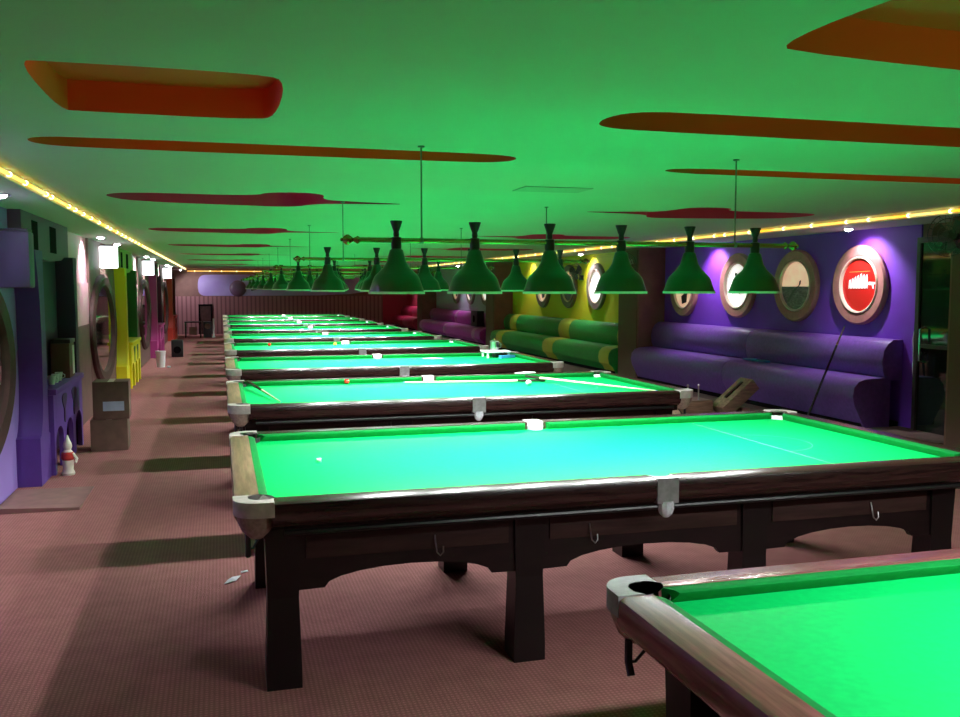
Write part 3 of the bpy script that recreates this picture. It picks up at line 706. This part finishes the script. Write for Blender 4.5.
MB().tube([(.045, -.02, .2), (.08, -.03, .15), (.07, -.05, .12)], .014, 6).build('arm', 'ceramic_white', t)
# flattened cardboard on the carpet
t = thing('flat_cardboard', 'flattened sheet of cardboard lying on carpet at left edge', 'cardboard', (-1.42, 8.05, .0), .0)
MB().box(-.3, .32, -.42, .42, 0, .012).build('sheet', 'sheet_card', t, smooth=False)
MB().prism([(-.3, .012), (.32, .012), (.32, .02), (-.3, .045)], 'y', -.42, -.30).build('flap', 'sheet_card', t, smooth=False)
# bucket
t = thing('bucket', 'white plastic bucket on the carpet by magenta niche', 'bucket', (-1.30, 21.1, 0))
MB().lathe([(.085, 0), (.105, .33), (.112, .34), (.112, .36), (.098, .36), (.078, .02), (1e-6, .02)], n=20).build('pail', 'white_plastic', t)
MB().tube([(.11 * math.cos(a), .0 + .02, .33 - .11 * math.sin(a)) for a in [PI * i / 10 for i in range(11)]], .004, 6).build('handle', 'steel', t)
tag(MB().sphere((0, 0, .02), .045, 10, 6, .5).build('rag', 'paper', None, (-1.13, 20.95, .0)), 'small white rag beside the white bucket', 'rag')
# crate / speaker
t = thing('loudspeaker', 'black box loudspeaker on carpet in front of red niche', 'speaker', (-1.09, 24.25, 0))
MB().box(-.14, .14, -.13, .13, 0, .43).build('cabinet', 'black_plastic', t, bevel=.01)
MB().lathe([(.09, -.131), (.09, -.138), (.07, -.136), (1e-6, -.12)], (0, 0, .18), 18, 'y').build('cone', 'slot_black', t)
# far end: desk, chair, screen
t = thing('desk', 'small dark wooden desk at the far left end wall', 'desk', (-.95, 33.6, 0))
MB().box(-.3, .26, -.25, .25, .52, .56).build('top', 'dark_wood', t, bevel=.006)
for sx in (-.27, .23):
    for sy in (-.22, .22): MB().box(sx - .02, sx + .02, sy - .02, sy + .02, 0, .52).build('leg', 'dark_wood', t, smooth=False)
MB().box(-.15, .1, -.05, .1, .08, .36).build('drawer_box', 'pillar_brown', t, smooth=False)
t = thing('door_frame_panel', 'narrow brown doorway panel on the far wall', 'door', (-.58, YB - .045, 0))
MB().box(-.25, -.19, -.05, 0, 0, 1.12).box(.19, .25, -.05, 0, 0, 1.12).box(-.19, .19, -.05, 0, 1.06, 1.12).build('frame', 'slot_black', t, smooth=False)
MB().box(-.19, .19, -.02, 0, 0, 1.06).build('leaf', 'mirror_frame', t, smooth=False)
t = thing('loudspeaker', 'black loudspeaker on floor by the far wall desk', 'speaker', (-.48, 33.4, 0))
MB().box(-.14, .14, -.13, .13, 0, .56).build('cabinet', 'black_plastic', t, bevel=.01)
MB().lathe([(.1, -.131), (.1, -.14), (.08, -.137), (1e-6, -.12)], (0, 0, .4), 18, 'y').build('cone', 'pillar_dark', t)
t = thing('white_post', 'thin white post beside the far loudspeaker', 'post', (-.28, 33.5, 0))
MB().box(-.03, .03, -.03, .03, 0, .66).box(-.06, .06, -.06, .06, 0, .02).build('shaft', 'white_plastic', t, bevel=.004)

# on the purple counter
t = thing('coffee_box', 'dark box with white panel on the purple counter', 'appliance', (XL + .14, MY[0] + 1.55, .80))
MB().box(-.09, .09, -.16, .16, 0, .36).build('case', 'pillar_dark', t, bevel=.01)
MB().box(.09, .095, .02, .13, .03, .33).build('front_panel', 'white_plastic', t, smooth=False)
MB().box(-.09, .10, -.17, .17, .36, .40).build('lid', 'black_plastic', t, bevel=.006)
for i, (dy, lb) in enumerate(((.75, 'white cup on purple counter nearest the post'), (.95, 'white cup in the middle of the purple counter'), (1.15, 'white cup beside the dark box on purple counter'))):
    t = thing('cup', lb, 'cup', (XL + .16, MY[0] + dy, .80), 0, 'cups on the purple counter')
    MB().lathe([(.025, 0), (.036, .07), (.038, .085), (.033, .085), (.022, .008), (1e-6, .008)], n=14).build('bowl', 'white_plastic', t)
    MB().tube([(.034, 0, .07), (.055, 0, .06), (.055, 0, .035), (.031, 0, .025)], .005, 6).build('handle', 'white_plastic', t)

# paper scraps
def scrap(name, label, loc, pts, h=.012):
    n = len(pts); top = [(x, y, h * (.4 + .6 * ((i * 7) % 3) / 2)) for i, (x, y) in enumerate(pts)]
    m = MB().add(top + [(x, y, z - .0015 if z > .003 else 0) for x, y, z in top] + [(0, 0, h * 1.6)] + [(0, 0, h * 1.6 - .0015)],
                 [(i, (i + 1) % n, 2 * n) for i in range(n)] + [((i + 1) % n, i, 2 * n + 1) if False else (n + (i + 1) % n, n + i, 2 * n + 1) for i in range(n)] + [(i, (i + 1) % n, n + (i + 1) % n, n + i) for i in range(n)])
    return tag(m.build(name, 'paper', None, loc, smooth=False), label, 'paper')
scrap('paper_scrap', 'crumpled bluish paper scrap on carpet by table leg', (.03, 5.5, .0), [(-.05, -.06), (.02, -.02), (.05, .06), (0, .07), (-.03, .0)])
scrap('paper_scrap', 'tiny white paper bit on carpet beside the crumpled scrap', (.1, 5.66, 0), [(-.02, -.02), (.025, -.01), (.02, .02), (-.02, .015)], .006)

# ---------------------------------------------------------------- things on the tables
def ball(x, y, m, label): tag(MB().sphere((0, 0, .0262), .0262, 18, 12).build('snooker_ball', m, None, (x, y, BZ + .0005)), label, 'ball', 'balls left on the tables')
ball(1.13, TY[1] + .80, 'ball_red', 'red ball near the far cushion of the table with cues')
ball(2.76, TY[1] + .24, 'ball_white', 'white ball beside the cues on the second whole table')
ball(.71, TY[3] + .6, 'ball_red', 'red ball on the table behind the tray table')
ball(1.72, TY[3] + .5, 'ball_yellow', 'yellowish ball near the middle of the table behind the tray table')
ball(1.86, TY[3] + .62, 'ball_white', 'white ball beside the yellowish one on a far table')
def cue(p0, p1, label, dark=.28):
    """p0 butt, p1 tip"""
    p0, p1 = Vector(p0), Vector(p1); t = thing('cue_stick', label, 'cue', p0); d = p1 - p0
    MB().tube([d * 0, d * dark], .0145, 10, .0115).build('butt', 'cue_butt', t)
    MB().tube([d * dark, d * .99], .0115, 10, .0055).build('shaft', 'cue_maple', t)
    MB().tube([d * .99, d], .0055, 8, .005).build('tip', 'blue_plastic', t)
cue((.22, TY[1] + .72, TZ + .012), (.44, TY[1] - .55, BZ + .012), 'cue lying over the left cushion of the third table', .45)
cue((3.02, TY[1] + .50, BZ + .016), (1.66, TY[1] + .72, BZ + .012), 'cue lying along the far cushion, dark butt to the right', .2)
cue((2.86, TY[1] + .62, BZ + .048), (3.66, TY[1] - .62, BZ + .012), 'cue crossing to the right front corner of the third table', .12)
scrap('paper_scrap', 'white paper slip on the far rail of the table with cues', (2.95, TY[1] + .925, TZ + .0), [(-.11, -.04), (.1, -.05), (.12, .03), (-.1, .035)], .012)
scrap('paper_scrap', 'white crumpled paper on the tray table cloth', (2.6, TY[2] + .52, BZ), [(-.12, .1), (-.02, -.05), (.13, -.06), (.12, .02), (.0, .08)], .012)
tag(MB().box(-.012, .012, -.012, .012, 0, .018).build('chalk_cube', 'paper', None, (.476, 4.8, BZ), bevel=.002), 'tiny white chalk cube on nearest whole table', 'chalk')
# tray with pot at right end of the fourth table
t = thing('tray_stand', 'white tray stand on the right end of a table', 'tray', (3.47, TY[2] + .62, BZ))
MB().box(-.17, .17, -.15, .15, .07, .09).build('tray_top', 'white_plastic', t, bevel=.006)
for sx in (-.14, .14):
    for sy in (-.12, .12): MB().box(sx - .012, sx + .012, sy - .012, sy + .012, 0, .07).build('leg', 'white_plastic', t, smooth=False)
MB().box(-.02, .15, -.10, .1, .0, .045).build('inner_box', 'black_plastic', t, bevel=.004)
t = thing('steel_pot', 'steel pot with lid standing on the white tray', 'pot', (3.46, TY[2] + .64, BZ + .09))
MB().lathe([(.055, 0), (.058, .01), (.058, .115), (.062, .12), (.05, .13), (.02, .14), (1e-6, .142)], n=18).build('pot', 'steel', t)
MB().sphere((0, 0, .15), .012, 8, 6).build('knob', 'brass', t)
MB().tube([(.056, 0, .1), (.09, 0, .09), (.09, 0, .04), (.056, 0, .03)], .006, 6).build('handle', 'steel', t)
t = thing('blue_box', 'flat blue plastic box in front of the white tray', 'box', (3.56, TY[2] + .40, BZ), .15)
MB().box(-.1, .1, -.045, .045, 0, .03).build('body', 'blue_plastic', t, bevel=.006)
MB().box(-.1, .1, -.045, .045, .031, .04).build('lid', 'blue_plastic', t, bevel=.003)

# ---------------------------------------------------------------- beside the purple booth
t = thing('blue_holder', 'small blue plastic item on the purple bench seat', 'plastic item', (6.78, 10.62, .765))
MB().lathe([(.055, 0), (.06, .03), (.05, .03), (.045, .01)], n=14, closed=True).build('ring', 'blue_plastic', t)
MB().box(-.03, .03, -.3, -.08, 0, .03).build('block', 'blue_plastic', t, bevel=.006)
MB().box(-.035, .035, .08, .26, 0, .022).build('block', 'blue_plastic', t, bevel=.006)
cue((6.278, 8.805, .235), (6.60, 8.60, 1.32), 'dark cue leaning against the purple bench', .8)
t = thing('wooden_board', 'thick brown wooden board propped at a slant before purple bench', 'board', (5.82, 9.55, .22))
def slab(m, a, b, w_, h_, y0, y1):
    a, b = Vector(a), Vector(b); d = (b - a).normalized(); nn = Vector((-d[1], d[0]))
    q = [a, b, b + nn * h_, a + nn * h_]; m.prism([(p[0], p[1]) for p in q], 'y', y0, y1)
m = MB(); slab(m, (-.14, .0), (.26, .33), 0, .15, -.14, .14); m.build('plank', 'raw_wood', t, bevel=.015)
m = MB(); slab(m, (-.02, .105), (.2, .285), 0, .157, -.03, .03); m.build('groove_strip', 'dark_wood', t, bevel=.004)
MB().box(.05, .16, -.1, .12, .0, .1).build('prop_block', 'raw_wood', t, bevel=.006)
t = thing('wooden_crate', 'low wooden crate with two metal pegs behind nearest whole table', 'crate', (5.3, 9.7, .0))
MB().box(-.2, .22, -.18, .18, 0, .42).build('crate_body', 'raw_wood', t, bevel=.008)
for i in range(3): MB().box(-.205, .225, -.19, -.18, .03 + .13 * i, .14 + .13 * i).build('slat', 'raw_wood', t, bevel=.004)
for x in (-.06, .08):
    MB().tube([(x, -.1, .42), (x, -.1, .58)], .008, 8).sphere((x, -.1, .59), .016, 8, 6).build('peg', 'steel', t)
# black speaker on the magenta bench and dangling cable by the door
t = thing('loudspeaker', 'black loudspeaker on the magenta bench back', 'speaker', (6.73, 24.1, 0.69))
MB().box(-.1, .1, -.3, .3, 0, .42).build('cabinet', 'black_plastic', t, bevel=.01)
MB().lathe([(.1, -.101), (.1, -.108), (1e-6, -.1)], (0, 0, .2), 16, 'x').build('cone', 'slot_black', t)
tag(MB().tube([(0, 0, 0), (-.01, .01, -.1), (.01, .02, -.2), (-.005, .0, -.3), (.01, .02, -.42), (.0, .0, -.5)], .007, 6).build('cable', 'white_plastic', None, (XR - .035, 8.13, 1.28)), 'white cable hanging at end of the purple wall', 'cable')
